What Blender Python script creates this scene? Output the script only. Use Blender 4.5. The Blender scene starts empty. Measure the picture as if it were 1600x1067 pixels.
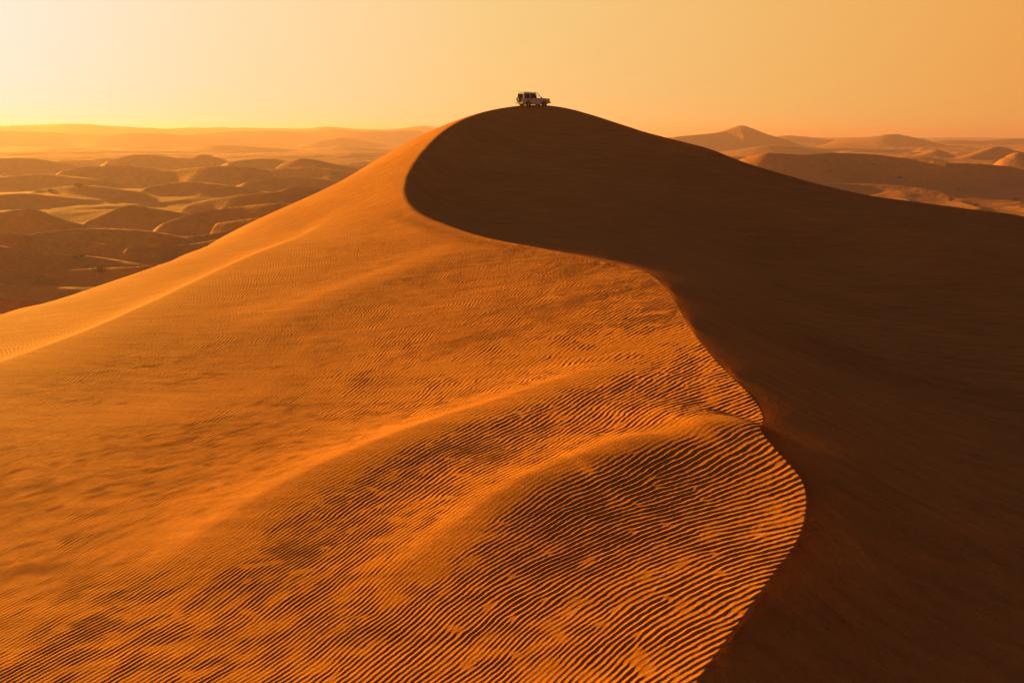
import bpy, bmesh, math, random
import numpy as np
from mathutils import Vector, Matrix

R = math.radians
scene = bpy.context.scene
COL = scene.collection

# ------------------------------------------------------------------ camera
F_PX, PITCH, V_HOR = 1200.0, math.atan((533.5 - 210.0) / 1200.0), 210.0
cam_d = bpy.data.cameras.new("camera")
cam_d.sensor_width = 36.0
cam_d.lens = F_PX / 1600.0 * 36.0
cam_d.clip_start, cam_d.clip_end = 0.1, 60000.0
cam = bpy.data.objects.new("camera", cam_d)
COL.objects.link(cam)
cam.location = (0, 0, 0)
cam.rotation_euler = (math.pi / 2 - PITCH, 0, 0)
scene.camera = cam

# ------------------------------------------------------------------ light
SUN_AZ, SUN_EL = R(-47.0), R(8.5)          # measured from +Y, negative is to the left
SUN_DIR = Vector((math.sin(SUN_AZ) * math.cos(SUN_EL), math.cos(SUN_AZ) * math.cos(SUN_EL), math.sin(SUN_EL)))
sun_d = bpy.data.lights.new("sun", 'SUN')
sun_d.energy = 5.0
sun_d.angle = R(0.5)
sun_d.color = (1.0, 0.53, 0.06)
sun = bpy.data.objects.new("sun", sun_d)
COL.objects.link(sun)
sun.rotation_euler = SUN_DIR.to_track_quat('Z', 'Y').to_euler()
scene.view_settings.view_transform = 'Standard'
scene.view_settings.look = 'None'
scene.view_settings.exposure = 1.45
scene.view_settings.gamma = 1.0
scene.cycles.use_denoising = True
scene.cycles.volume_bounces = 1
scene.cycles.max_bounces = 6
scene.cycles.diffuse_bounces = 3


def nn(nt, kind, **kw):
    n = nt.nodes.new(kind)
    for k, v in kw.items():
        setattr(n, k, v)
    return n


def mathn(nt, op, a, b=None, clamp=False):
    n = nn(nt, 'ShaderNodeMath', operation=op, use_clamp=clamp)
    for i, x in enumerate((a, b)):
        if x is None:
            continue
        if isinstance(x, (int, float)):
            n.inputs[i].default_value = x
        else:
            nt.links.new(x, n.inputs[i])
    return n.outputs[0]


def ramp(nt, fac, stops, interp='LINEAR'):
    n = nn(nt, 'ShaderNodeValToRGB')
    n.color_ramp.interpolation = interp
    el = n.color_ramp.elements
    while len(el) < len(stops):
        el.new(0.5)
    for e, (p, c) in zip(el, stops):
        e.position = p
        e.color = (*c, 1.0) if len(c) == 3 else c
    nt.links.new(fac, n.inputs[0])
    return n.outputs[0]


def mix(nt, mode, fac, a, b):
    n = nn(nt, 'ShaderNodeMix', data_type='RGBA', blend_type=mode)
    for sock, x in ((n.inputs[0], fac), (n.inputs[6], a), (n.inputs[7], b)):
        if isinstance(x, (int, float)):
            sock.default_value = x
        elif isinstance(x, tuple):
            sock.default_value = (*x, 1.0)
        else:
            nt.links.new(x, sock)
    return n.outputs[2]


def s2l(r, g, b):
    f = lambda c: c / 12.92 if c <= 0.04045 else ((c + 0.055) / 1.055) ** 2.4
    return (f(r / 255), f(g / 255), f(b / 255))


# a dusty evening sky: Nishita for the clear upper sky, plus a dust glow that depends on the angle to the sun
world = bpy.data.worlds.new("World")
scene.world = world
world.use_nodes = True
wt = world.node_tree
wt.nodes.clear()
geo = nn(wt, 'ShaderNodeTexCoord')
dotn = nn(wt, 'ShaderNodeVectorMath', operation='DOT_PRODUCT')
nrm = nn(wt, 'ShaderNodeVectorMath', operation='NORMALIZE')
wt.links.new(geo.outputs['Generated'], nrm.inputs[0])
wt.links.new(nrm.outputs[0], dotn.inputs[0])
dotn.inputs[1].default_value = SUN_DIR
ang = mathn(wt, 'DIVIDE', mathn(wt, 'ARCCOSINE', dotn.outputs['Value']), math.pi)
glow = ramp(wt, ang, [
    (0.00, s2l(255, 247, 238)),
    (0.085, s2l(255, 241, 228)),
    (0.15, s2l(255, 231, 188)),
    (0.25, s2l(254, 214, 142)),
    (0.36, s2l(252, 193, 110)),
    (0.46, s2l(247, 168, 80)),
    (0.53, s2l(120, 76, 46)),
    (0.62, s2l(50, 40, 34)),
    (1.00, s2l(42, 42, 45)),
])
sep = nn(wt, 'ShaderNodeSeparateXYZ')
wt.links.new(nrm.outputs[0], sep.inputs[0])
elev = mathn(wt, 'ABSOLUTE', sep.outputs['Z'])
fall = ramp(wt, elev, [(0.0, (1, 1, 1)), (0.15, (1, 1, 1)), (0.19, (.18, .16, .15)), (0.25, (.04, .035, .035)), (0.42, (.015, .015, .015)), (1.0, (.02, .02, .02))], 'EASE')
dust = mix(wt, 'ADD', 1.0, mix(wt, 'MULTIPLY', 1.0, glow, fall), mix(wt, 'MULTIPLY', 1.0, ramp(wt, elev, [(0.15, (0, 0, 0)), (0.5, (1, 1, 1))]), (0.045, 0.06, 0.16)))
sky = nn(wt, 'ShaderNodeTexSky', sky_type='NISHITA')
sky.sun_disc = False
sky.sun_elevation = SUN_EL
sky.sun_rotation = SUN_AZ
sky.dust_density = 6.0
sky.air_density = 1.5
bg1 = nn(wt, 'ShaderNodeBackground')
wt.links.new(dust, bg1.inputs[0])
bg1.inputs[1].default_value = 0.325
bg2 = nn(wt, 'ShaderNodeBackground')
wt.links.new(mix(wt, 'MULTIPLY', 1.0, sky.outputs[0], (1.0, 0.62, 0.35)), bg2.inputs[0])
bg2.inputs[1].default_value = 0.002
add = nn(wt, 'ShaderNodeAddShader')
wt.links.new(bg1.outputs[0], add.inputs[0])
wt.links.new(bg2.outputs[0], add.inputs[1])
wo = nn(wt, 'ShaderNodeOutputWorld')
wt.links.new(add.outputs[0], wo.inputs[0])

# ------------------------------------------------------------------ helpers
rng = np.random.default_rng(7)
random.seed(7)
CP, SP = math.cos(PITCH), math.sin(PITCH)


def ray(u, v):
    a, b = (u - 800.0) / F_PX, (533.5 - v) / F_PX
    return np.array([a, CP + b * SP, b * CP - SP])


def at(u, v, y):
    """World point that lies y metres ahead of the survey point in bearing u, sight line v."""
    d = ray(u, v)
    return d * (y / d[1])


def smooth(a, b, x):
    t = np.clip((x - a) / (b - a), 0, 1)
    return t * t * (3 - 2 * t)


def spline(pts, n):
    """Catmull-Rom through pts, n samples per span."""
    P = np.asarray(pts, float)
    P = np.vstack([2 * P[0] - P[1], P, 2 * P[-1] - P[-2]])
    out = []
    for i in range(1, len(P) - 2):
        t = np.linspace(0, 1, n, endpoint=False)[:, None]
        p0, p1, p2, p3 = P[i - 1], P[i], P[i + 1], P[i + 2]
        out.append(0.5 * (2 * p1 + (p2 - p0) * t + (2 * p0 - 5 * p1 + 4 * p2 - p3) * t ** 2 + (3 * p1 - p0 - 3 * p2 + p3) * t ** 3))
    out.append(P[-2][None])
    return np.vstack(out)


def poly_dist(x, y, P):
    """Signed distance (right of travel positive), and index position along a polyline."""
    best = np.full(x.shape, 1e18)
    sgn = np.zeros(x.shape)
    pos = np.zeros(x.shape)
    for i in range(len(P) - 1):
        ax, ay, bx, by = P[i][0], P[i][1], P[i + 1][0], P[i + 1][1]
        dx, dy = bx - ax, by - ay
        L2 = dx * dx + dy * dy + 1e-12
        t = np.clip(((x - ax) * dx + (y - ay) * dy) / L2, 0, 1)
        ex, ey = x - ax - t * dx, y - ay - t * dy
        d2 = ex * ex + ey * ey
        m = d2 < best
        best = np.where(m, d2, best)
        sgn = np.where(m, np.sign(dy * ex - dx * ey), sgn)
        pos = np.where(m, i + t, pos)
    return np.sqrt(best) * np.where(sgn == 0, 1, sgn), pos


class TPS:
    def __init__(s, P, Z, lam=1e-3):
        s.P = P = np.asarray(P, float)
        n = len(P)
        r2 = ((P[:, None] - P[None]) ** 2).sum(-1)
        K = 0.5 * r2 * np.log(r2 + 1e-9) + np.diag(np.broadcast_to(lam, n))
        Q = np.hstack([np.ones((n, 1)), P])
        A = np.block([[K, Q], [Q.T, np.zeros((3, 3))]])
        w = np.linalg.solve(A, np.concatenate([Z, np.zeros(3)]))
        s.w, s.a = w[:n], w[n:]

    def __call__(s, x, y):
        z = s.a[0] + s.a[1] * x + s.a[2] * y
        for (px, py), w in zip(s.P, s.w):
            r2 = (x - px) ** 2 + (y - py) ** 2
            z = z + w * 0.5 * r2 * np.log(r2 + 1e-9)
        return z


def vnoise(x, y, seed=0):
    """Smooth value noise, unit lattice, -1..1."""
    xi, yi = np.floor(x).astype(np.int64), np.floor(y).astype(np.int64)
    fx, fy = x - xi, y - yi
    fx, fy = fx * fx * fx * (fx * (fx * 6 - 15) + 10), fy * fy * fy * (fy * (fy * 6 - 15) + 10)

    def h(a, b):
        v = (a * 374761393 + b * 668265263 + seed * 1442695041) & 0xFFFFFFFF
        v = ((v ^ (v >> 13)) * 1274126177) & 0xFFFFFFFF
        v = v ^ (v >> 16)
        return v.astype(np.float64) / 2147483647.5 - 1.0
    return (h(xi, yi) * (1 - fx) + h(xi + 1, yi) * fx) * (1 - fy) + (h(xi, yi + 1) * (1 - fx) + h(xi + 1, yi + 1) * fx) * fy


# ------------------------------------------------------------------ the great dune
# brink of the dune: from under the viewpoint up to the summit, then down the far ridge to the right
BRINK = [(900, 1420, 4.2), (985, 1230, 5.4), (1095, 1066, 6.8), (1165, 970, 8.15), (1215, 897, 9.4), (1250, 848, 10.4), (1263, 800, 11.4), (1257, 765, 12.2),
         (1233, 730, 12.9), (1208, 700, 13.5), (1190, 680, 14.2), (1195, 657, 15.1), (1183, 632, 16.1), (1155, 600, 17.65),
         (1125, 570, 19.3), (1095, 535, 21.3), (1070, 498, 24.0), (1050, 462, 27.5), (1022, 433, 31.0), (990, 419, 33.5), (930, 405, 37), (870, 393, 40.5),
         (800, 380, 45.5), (755, 370, 49), (700, 352, 55), (655, 330, 60), (636, 300, 66), (643, 265, 74), (668, 228, 82),
         (700, 197, 89), (740, 177.5, 95), (790, 166, 99.5), (840, 162.5, 102), (885, 168, 102), (940, 184, 100), (1000, 204, 97),
         (1060, 225, 93.5), (1130, 244, 90), (1200, 265, 88), (1280, 288, 85.5), (1350, 304, 83.5), (1430, 315, 82), (1520, 327, 80.5), (1600, 338, 79)]
BR = np.array([at(*b) for b in BRINK])
BR = np.vstack([[(-6, -16, -5.5), (-3.2, -4, -5.0)], BR, [(66, 71, -11), (92, 58, -16)]])
NS = 8
BRS = spline(BR, NS)                      # dense brink line in 3-D

# The windward side is swept by the evening light: it falls from the brink straight towards the sun at a low angle
# (a few degrees, varying along the dune) and rolls over into a steeper foot farther down.
SX, SY = math.sin(SUN_AZ), math.cos(SUN_AZ)
CT = np.arange(-60, 140, .25)
_c = np.maximum.accumulate(BRS[:, 0] * SY - BRS[:, 1] * SX + np.arange(len(BRS)) * 1e-6)
AC = np.interp(CT, _c, BRS[:, 0] * SX + BRS[:, 1] * SY)
KC = np.array([-5, 5, 12, 20, 30, 40, 50, 60, 75.])


def gsm(v, sg):
    k = np.exp(-.5 * (np.arange(-int(4 * sg), int(4 * sg) + 1) / sg) ** 2)
    return np.convolve(np.pad(v, len(k) // 2, mode='edge'), k / k.sum(), 'valid')


TILT = gsm(np.interp(CT, KC, [0.1020, 0.0780, 0.0750, 0.0890, 0.0775, 0.1119, 0.1289, 0.1316, 0.13]), 16)
ROLL = gsm(np.interp(CT, KC, [44.8289, 51.2812, 52.0875, 48.044, 49.1098, 25.8629, 10.3317, 5.0389, 7.2665]), 16)
FOOT = .42
ZC = np.interp(CT, _c, BRS[:, 2])


def windward(x, y):
    a, c = x * SX + y * SY, x * SY - y * SX
    f = lambda v: np.interp(c, CT, v)
    g = ZC + TILT * AC
    d = a - f(AC)
    k = 1 - smooth(0, 6, d)
    t = f(TILT)
    belly = .32 * (1 - smooth(12, 22, c)) * (1 - np.exp(-np.clip(d, 0, None) / 4.5))
    return f(g) * k + f(gsm(g, 10)) * (1 - k) - belly - t * a - (FOOT - t) * 3.5 * np.log1p(np.exp(np.clip((d - f(ROLL)) / 3.5, -50, 50)))


# long low spurs on the windward side: (u, v, distance, height)
SPURS = [
    ([(880, 762, 12.6, 0.0), (960, 730, 13.0, .10), (1040, 702, 13.5, .18), (1100, 685, 14.0, .22), (1150, 673, 14.5, .15), (1180, 667, 14.9, .05), (1192, 664, 15.0, 0)], 1.3, 1.5),
    ([(540, 985, 9.3, 0), (640, 905, 10.2, .10), (740, 838, 11.2, .18), (830, 782, 12.2, .22), (900, 750, 13.0, .20), (1000, 712, 14, .12), (1080, 690, 15, 0)], 1.0, 2.3),
    ([(180, 960, 11.6, 0), (300, 880, 12.7, .14), (400, 820, 13.8, .22), (500, 765, 14.9, .28), (600, 715, 16.2, .32), (700, 675, 17.4, .30), (800, 640, 18.7, .22), (900, 600, 20.5, .16), (1010, 560, 22, 0)], 1.2, 3.3),
    ([(-120, 655, 22, .42), (0, 603, 27, .48), (100, 553, 31, .5), (200, 508, 35, .5), (300, 465, 40, .42), (400, 412, 47, .32), (470, 371, 54, .2), (540, 324, 64, 0)], 1.5, 7.0),
    ([(320, 560, 26, 0), (450, 500, 31, .12), (560, 450, 36, .15), (680, 400, 43, .12), (720, 380, 47, 0)], 2.2, 4.0),
]


def meet(S, u, v, y0, y1):
    """Where sight line u, v meets surface S between y0 and y1."""
    d = ray(u, v)
    ys = np.linspace(y0, y1, 600)
    f = d[2] / d[1] * ys - S(d[0] / d[1] * ys, ys)
    i = int(np.argmax(f < 0)) if (f < 0).any() else len(ys) - 1
    return np.array([d[0] / d[1] * ys[i], ys[i]])



class Spur:
    """A low ridge: a smooth curve over its chord, with a height that varies along it."""

    def __init__(q, pts, wl, wr):
        P = np.array([np.append(meet(windward, u, v, y * .5, y * 1.8), h) for u, v, y, h in pts])
        q.o, e = P[0, :2], P[-1, :2] - P[0, :2]
        q.L = np.hypot(*e)
        q.e = e / q.L
        U = ((P[:, :2] - q.o) @ q.e) / q.L
        V = (P[:, 0] - q.o[0]) * q.e[1] - (P[:, 1] - q.o[1]) * q.e[0]
        q.c = np.polyfit(U, V, 3)
        q.dc = np.polyder(q.c)
        T = np.linspace(0, 1, 200)
        q.T, q.H = T, np.interp(T, U, P[:, 2])
        q.H = np.convolve(np.pad(q.H, 12, mode='edge'), np.hanning(25) / np.hanning(25).sum(), 'valid') * smooth(0, .1, T) * smooth(1, .9, T) if P[0, 2] == 0 else q.H
        q.wl, q.wr = wl, wr

    def near(q, x, y):
        """Distance to the right of the ridge line, and its height there."""
        u = ((x - q.o[0]) * q.e[0] + (y - q.o[1]) * q.e[1]) / q.L
        v = (x - q.o[0]) * q.e[1] - (y - q.o[1]) * q.e[0]
        uc = np.clip(u, -.05, 1.05)
        d = (v - np.polyval(q.c, uc)) / np.sqrt(1 + (np.polyval(q.dc, uc) / q.L) ** 2)
        return d, np.interp(u, q.T, q.H, left=q.H[0] if q.H[0] else 0, right=0)


SPW = [Spur(*a_) for a_ in SPURS]


def spurs(x, y):
    z = np.zeros_like(x)
    for q in SPW:
        d, h = q.near(x, y)
        t = np.abs(d) / np.where(d > 0, q.wr, q.wl)
        z += 1.5 * h * np.exp(-.95 * np.sqrt(t * t + .03) ** 1.35)
    return z


ZC = gsm(np.interp(CT, _c, BRS[:, 2]), 2)

LEE_C = [(1180, 1066, 7.25), (1350, 1066, 8.3), (1600, 1066, 10.1), (1300, 900, 10.4), (1450, 900, 12.2), (1600, 850, 15.6), (1350, 800, 13.0), (1300, 730, 14.6),
         (1450, 760, 16.5), (1250, 650, 17.6), (1400, 680, 21.5), (1600, 740, 22.0), (1180, 560, 22.5), (1300, 590, 26.5), (1450, 630, 29), (1600, 655, 32),
         (1120, 500, 28), (1160, 508, 34), (1250, 545, 36), (1350, 582, 37), (1480, 620, 37), (1600, 640, 37),
         (1600, 560, 45), (1450, 530, 47), (1300, 500, 48), (1180, 470, 47), (1080, 445, 43), (1010, 418, 40),
         (1600, 470, 55), (1600, 400, 65), (1450, 430, 61), (1450, 360, 71), (1300, 400, 67), (1300, 330, 77), (1200, 400, 65), (1200, 320, 78),
         (1100, 400, 61), (1100, 330, 75), (1100, 270, 85), (1000, 380, 60), (1000, 330, 71), (1000, 260, 87), (900, 375, 57), (900, 320, 72), (900, 250, 87), (850, 205, 95),
         (800, 350, 65), (800, 290, 75), (800, 220, 91), (740, 330, 70), (740, 280, 79), (740, 225, 87), (690, 320, 71), (690, 270, 77), (960, 220, 94),
         (700, 225, 85)]
LC = [at(*c) for c in LEE_C] + [np.array(p) for p in [(8, 2, -8.5), (14, 6, -11), (26, 14, -13.5), (45, 30, -15), (60, 45, -15), (4, -6, -8)]]

idx = np.arange(0, len(BRS), 3)


def make_surface(extra, lam):
    P = np.vstack([BRS[idx], np.array(extra)])
    sp = spurs(P[:, 0].copy(), P[:, 1].copy())
    reg = np.full(len(P), lam)
    reg[:len(idx)] = 2e-2
    return TPS(P[:, :2], P[:, 2] - sp, reg)


SURF_L = make_surface(LC, .3)

# all three smooth fields are tabled once on a regular lattice
GX0, GX1, GY0, GY1, GS = -75.0, 105.0, -14.0, 150.0, 0.4
gx, gy = np.arange(GX0, GX1 + GS, GS), np.arange(GY0, GY1 + GS, GS)
GXX, GYY = np.meshgrid(gx, gy)
T_W, T_L = windward(GXX, GYY), SURF_L(GXX, GYY)
T_S, T_P = poly_dist(GXX, GYY, BRS)
# a low drift that runs diagonally down the lee side
_R = spline([at(*q) for q in [(1062, 470, 29.5), (1110, 488, 32), (1160, 508, 34), (1250, 545, 36), (1350, 582, 37), (1480, 620, 37), (1600, 650, 36), (1750, 700, 34)]], 5)
_d, _p = poly_dist(GXX, GYY, _R)
T_R = 1.15 * smooth(5, 18, _p) * np.exp(-(np.abs(_d) / np.where(_d > 0, 1.9, .75)) ** 2)


def lookup(T, x, y):
    u = np.clip((x - GX0) / GS, 1.001, len(gx) - 3.001)
    v = np.clip((y - GY0) / GS, 1.001, len(gy) - 3.001)
    i, j = u.astype(np.int64), v.astype(np.int64)
    fu, fv = u - i, v - j

    def wts(f):
        return (-.5 * f + f * f - .5 * f ** 3, 1 - 2.5 * f * f + 1.5 * f ** 3, .5 * f + 2 * f * f - 1.5 * f ** 3, -.5 * f * f + .5 * f ** 3)
    wu, wv = wts(fu), wts(fv)
    out = 0
    for b in range(4):
        row = 0
        for a in range(4):
            row = row + wu[a] * T[j + b - 1, i + a - 1]
        out = out + wv[b] * row
    return out


# ------------------------------------------------------------------ the plain and its dunes
PLAIN = -40.0
# crest lines: ([(u, v)...], distance, slope width toward the viewer, slope width behind)
DUNES = [
    # left, near to far
    ([(-200, 474), (-120, 470), (-30, 467), (40, 469), (110, 478)], 150, 14, 20),
    ([(40, 428), (90, 424), (150, 419), (210, 417), (260, 412), (330, 405)], 188, 13, 18),
    ([(-60, 366), (20, 366), (80, 371), (140, 378), (190, 386)], 232, 14, 18),
    ([(180, 392), (230, 384), (290, 382), (350, 372), (420, 362)], 228, 14, 20),
    ([(150, 372), (210, 374), (270, 372), (330, 366), (400, 352)], 262, 16, 22),
    ([(320, 352), (370, 344), (420, 340), (480, 345)], 272, 16, 24),
    ([(-120, 440), (0, 446), (60, 449), (110, 454), (170, 468)], 178, 16, 26),
    ([(-160, 375), (-60, 381), (0, 386), (60, 394), (110, 399), (150, 403), (190, 412), (235, 428)], 206, 24, 30),
    ([(-160, 392), (-80, 380), (20, 370), (90, 361), (150, 357.5), (215, 360), (260, 368), (300, 380), (335, 395)], 250, 26, 34),
    ([(-140, 352), (-60, 344), (0, 331), (45, 327), (80, 337), (130, 351), (180, 360)], 305, 20, 30),
    ([(225, 362), (265, 347), (300, 335), (340, 327), (380, 322), (430, 318), (490, 322), (560, 335)], 296, 26, 34),
    ([(105, 352), (150, 340), (185, 326), (205, 321), (235, 325), (270, 331), (310, 338)], 335, 22, 26),
    ([(265, 332), (300, 318), (330, 311), (380, 304), (440, 300), (500, 298), (560, 305)], 385, 22, 36),
    ([(400, 316), (425, 305), (455, 294), (480, 292), (520, 296), (580, 305)], 430, 25, 40),
    ([(-60, 316), (0, 305), (50, 303), (100, 309), (160, 315)], 420, 30, 50),
    ([(30, 304), (80, 294), (130, 290), (180, 296), (230, 303)], 465, 34, 50),
    ([(200, 300), (260, 287), (300, 284), (350, 290), (410, 296)], 480, 34, 50),
    ([(360, 291), (420, 280), (470, 277), (530, 283), (600, 290)], 520, 36, 55),
    ([(-60, 284), (0, 277), (60, 272), (120, 278), (180, 284)], 560, 40, 55),
    ([(80, 272), (130, 262), (190, 259), (240, 264), (290, 272)], 620, 42, 60),
    ([(210, 278), (270, 266), (330, 260), (390, 262), (440, 271)], 600, 42, 60),
    ([(390, 272), (440, 262), (490, 262), (540, 268), (600, 275)], 640, 42, 60),
    ([(-80, 254), (0, 248), (40, 247), (75, 252), (110, 260)], 720, 45, 80),
    ([(85, 260), (135, 250), (165, 247), (205, 254)], 820, 45, 80),
    ([(150, 257), (200, 244), (225, 242), (260, 245), (310, 254)], 770, 45, 80),
    ([(285, 253), (305, 246), (318, 241.5), (340, 246), (368, 256)], 790, 45, 70),
    ([(345, 257), (385, 250), (430, 249), (465, 257)], 750, 45, 80),
    ([(425, 262), (450, 252), (472, 248), (500, 252), (540, 260), (590, 271)], 700, 45, 80),
    ([(-90, 240), (-30, 235), (30, 231), (70, 234), (120, 237), (180, 232), (240, 227), (290, 231), (330, 238)], 1250, 90, 150),
    ([(190, 240), (280, 232), (340, 227), (420, 231), (500, 237)], 1150, 90, 140),
    ([(460, 240), (500, 232), (545, 229), (600, 236), (660, 242)], 1050, 80, 140),
    ([(455, 232), (490, 222), (520, 217.5), (545, 216), (575, 221), (630, 232)], 1450, 100, 160),
    ([(270, 228), (320, 219), (360, 217), (420, 221), (470, 219), (530, 221), (590, 217), (650, 222), (720, 226)], 1900, 150, 240),
    ([(-160, 212), (-60, 207), (20, 205), (90, 207), (150, 210), (230, 208), (310, 212), (400, 211)], 2300, 180, 260),
    ([(240, 212), (330, 207), (400, 205), (470, 206), (520, 203), (570, 206), (640, 204), (700, 209)], 2700, 200, 300),
    ([(-200, 203), (-60, 199), (0, 197), (60, 195), (100, 193.5), (130, 194), (170, 197), (220, 199), (260, 201), (330, 204), (400, 206)], 3300, 300, 400),
    ([(180, 206), (260, 201), (330, 199), (400, 200), (470, 201), (510, 198), (560, 202), (620, 202), (665, 197), (720, 203), (800, 208)], 3700, 300, 400),
    # right, near to far
    ([(1180, 300), (1240, 288), (1320, 287), (1400, 290), (1500, 304), (1600, 322), (1700, 345)], 520, 60, 40),
    ([(1100, 262), (1150, 250), (1190, 240), (1212, 239.5), (1260, 242), (1300, 239.5), (1360, 241), (1420, 248), (1480, 254), (1540, 257), (1600, 263), (1700, 280)], 620, 62, 80),
    ([(1010, 222), (1060, 214), (1095, 210.5), (1125, 207), (1145, 200), (1160, 196), (1178, 202), (1205, 213), (1260, 224)], 1250, 150, 150),
    ([(1180, 220), (1215, 213), (1240, 212), (1290, 217), (1330, 222)], 1900, 120, 200),
    ([(1280, 222), (1325, 216), (1370, 213), (1385, 210.5), (1405, 210), (1430, 215), (1470, 222)], 1500, 140, 180),
    ([(1080, 246), (1140, 236), (1200, 228), (1260, 232), (1320, 238)], 1000, 90, 120),
    ([(1405, 248), (1440, 243), (1460, 236), (1468, 234), (1500, 246)], 900, 60, 55),
    ([(1480, 255), (1520, 243), (1550, 232), (1562, 229), (1590, 236), (1640, 250)], 880, 60, 60),
    ([(1550, 254), (1580, 243), (1596, 238), (1625, 245), (1680, 256)], 800, 55, 55),
    ([(1420, 226), (1470, 219), (1540, 220), (1600, 217), (1680, 222)], 1800, 120, 200),
    ([(900, 218), (1000, 215.5), (1080, 214.5), (1150, 216), (1300, 215), (1400, 216), (1500, 215), (1600, 216), (1750, 214), (1900, 217)], 4200, 400, 600),
]
DW = []
for pts, dist, wf, wb in DUNES:
    far = 1 + .5 * float(smooth(680, 1000, dist)) * (1 - float(smooth(2000, 2300, dist)))
    dist, wf, wb = dist * far, wf * far, wb * far
    P = np.array([at(u, v, dist * (1 + 0.03 * math.sin(u * .021 + dist) )) for u, v in pts])
    P = spline(P, 4)
    DW.append((P, wf * .78, wb * .9))


def plain(x, y):
    r = np.hypot(x, y)
    # low transverse dunes everywhere, crests across the evening wind
    ca, sa = math.cos(R(-52)), math.sin(R(-52))
    a = x * sa + y * ca
    b = x * ca - y * sa
    z = np.full_like(x, PLAIN)
    for lam, amp, seed in ((420, 8.0, 1), (150, 8.0, 2), (58, 2.2, 3), (24, .7, 4)):
        wa = a + lam * .45 * vnoise(a / lam / 1.3, b / lam / 1.6, seed)
        n = vnoise(wa / lam * 2.0, b / lam * .8, seed + 20)
        z += amp * (1 - 2 * np.abs(n) ** 1.2) * .55 * smooth(60, 200, r) * (.6 + .4 * smooth(500, 1100, r))
    out = z
    for P, wf, wb in DW:
        W = max(wf, wb) * 1.6
        m = (x > P[:, 0].min() - W) & (x < P[:, 0].max() + W) & (y > P[:, 1].min() - W) & (y < P[:, 1].max() + W)
        if not m.any():
            continue
        d, pos = poly_dist(x[m], y[m], P)
        zc = np.interp(pos, np.arange(len(P)), P[:, 2])
        n = len(P) - 1
        base = z[m]
        end = smooth(0, .12 * n, pos) * smooth(0, .12 * n, n - pos)
        wob = 1 + .22 * vnoise(x[m] / wf, y[m] / wf, 9)
        t = np.abs(d) / (np.where(d > 0, wf, wb) * wob)
        prof = np.where(d > 0, np.clip(1 - t, 0, 1) ** 1.35, np.where(t < 1, np.cos(np.clip(t, 0, 1) * math.pi / 2) ** 2, 0))
        prof = np.where(d > 0, prof, 1 - (1 - prof) * .98)
        h = (base * 0 + PLAIN - 2.5) + (zc - PLAIN + 2.5) * prof * (0.5 + .5 * end)
        out[m] = np.maximum(out[m], h) + .6 * np.exp(-np.abs(out[m] - h) / 1.2)
    return out


def dune(x, y, with_s=False):
    s = lookup(T_S, x, y)
    p = lookup(T_P, x, y)
    zw, zl = lookup(T_W, x, y), lookup(T_L, x, y)
    cr = p / NS - 2
    zl = zl - np.interp(cr, [17, 20, 24, 26], [0, .55, .55, 0]) * np.where(s > 0, (1 - np.exp(-np.clip(s, 0, None) / 2.0)) * np.exp(-(np.clip(s, 0, None) / 11) ** 2), 0)
    # the brink is knife-sharp low down and rounded on the high shoulder
    ctrl = p / NS - 2
    wid = np.interp(ctrl, [0, 6, 13, 20, 23, 25, 27, 30, 33, 38, 45], [.05, .05, .05, .08, .5, 1.2, 2.0, 1.2, .8, .6, .6])
    k = smooth(-wid, wid, s)
    z = zw * (1 - k) + zl * k
    # the shoulder below the summit is not a brink: both sides roll into each other
    rnd = np.interp(ctrl, [22, 25, 31, 35], [0, 1, 1, 0]) * (1 - smooth(5, 9, np.abs(s)))
    kk = np.interp(ctrl, [22, 25, 28, 32, 35], [.1, .35, .55, .4, .1])
    h = np.clip(.5 + .5 * (zl - zw) / kk, 0, 1)
    z = z * (1 - rnd) + (zl * (1 - h) + zw * h - kk * h * (1 - h)) * rnd
    z = z + spurs(x, y) + lookup(T_R, x, y) * k
    # outside the dune's footprint it sinks under the plain
    d = np.sqrt(((x - 10) / 66) ** 2 + ((y - 48) / 74) ** 2)
    z = z - 38 * np.clip(d - 1, 0, None) ** 1.5
    z = np.where((x < GX0 + 1) | (x > GX1 - 1) | (y < GY0 + 1) | (y > GY1 - 1), -200, z)
    return (z, s, k) if with_s else z


def ground(x, y, with_s=False):
    zd, s, k = dune(x, y, True)
    zp = plain(x, y)
    h = np.clip(.5 + .5 * (zd - zp) / 6.0, 0, 1)
    z = zp * (1 - h) + zd * h + 6.0 * h * (1 - h) * .5
    return (z, s, k, h) if with_s else z


def on_ground(u, v, y0=4.0, y1=3000.0):
    """First place where the sight line u, v meets the ground."""
    d = ray(u, v)
    ys = np.geomspace(y0, y1, 4000)
    x = d[0] * ys / d[1]
    z = d[2] * ys / d[1]
    g = ground(x, ys)
    hit = np.nonzero(z < g)[0]
    if not len(hit):
        return None
    i = max(hit[0], 1)
    f0, f1 = z[i - 1] - g[i - 1], z[i] - g[i]
    t = f0 / (f0 - f1 + 1e-12)
    y = ys[i - 1] + t * (ys[i] - ys[i - 1])
    return np.array([d[0] * y / d[1], y, d[2] * y / d[1]])


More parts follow.
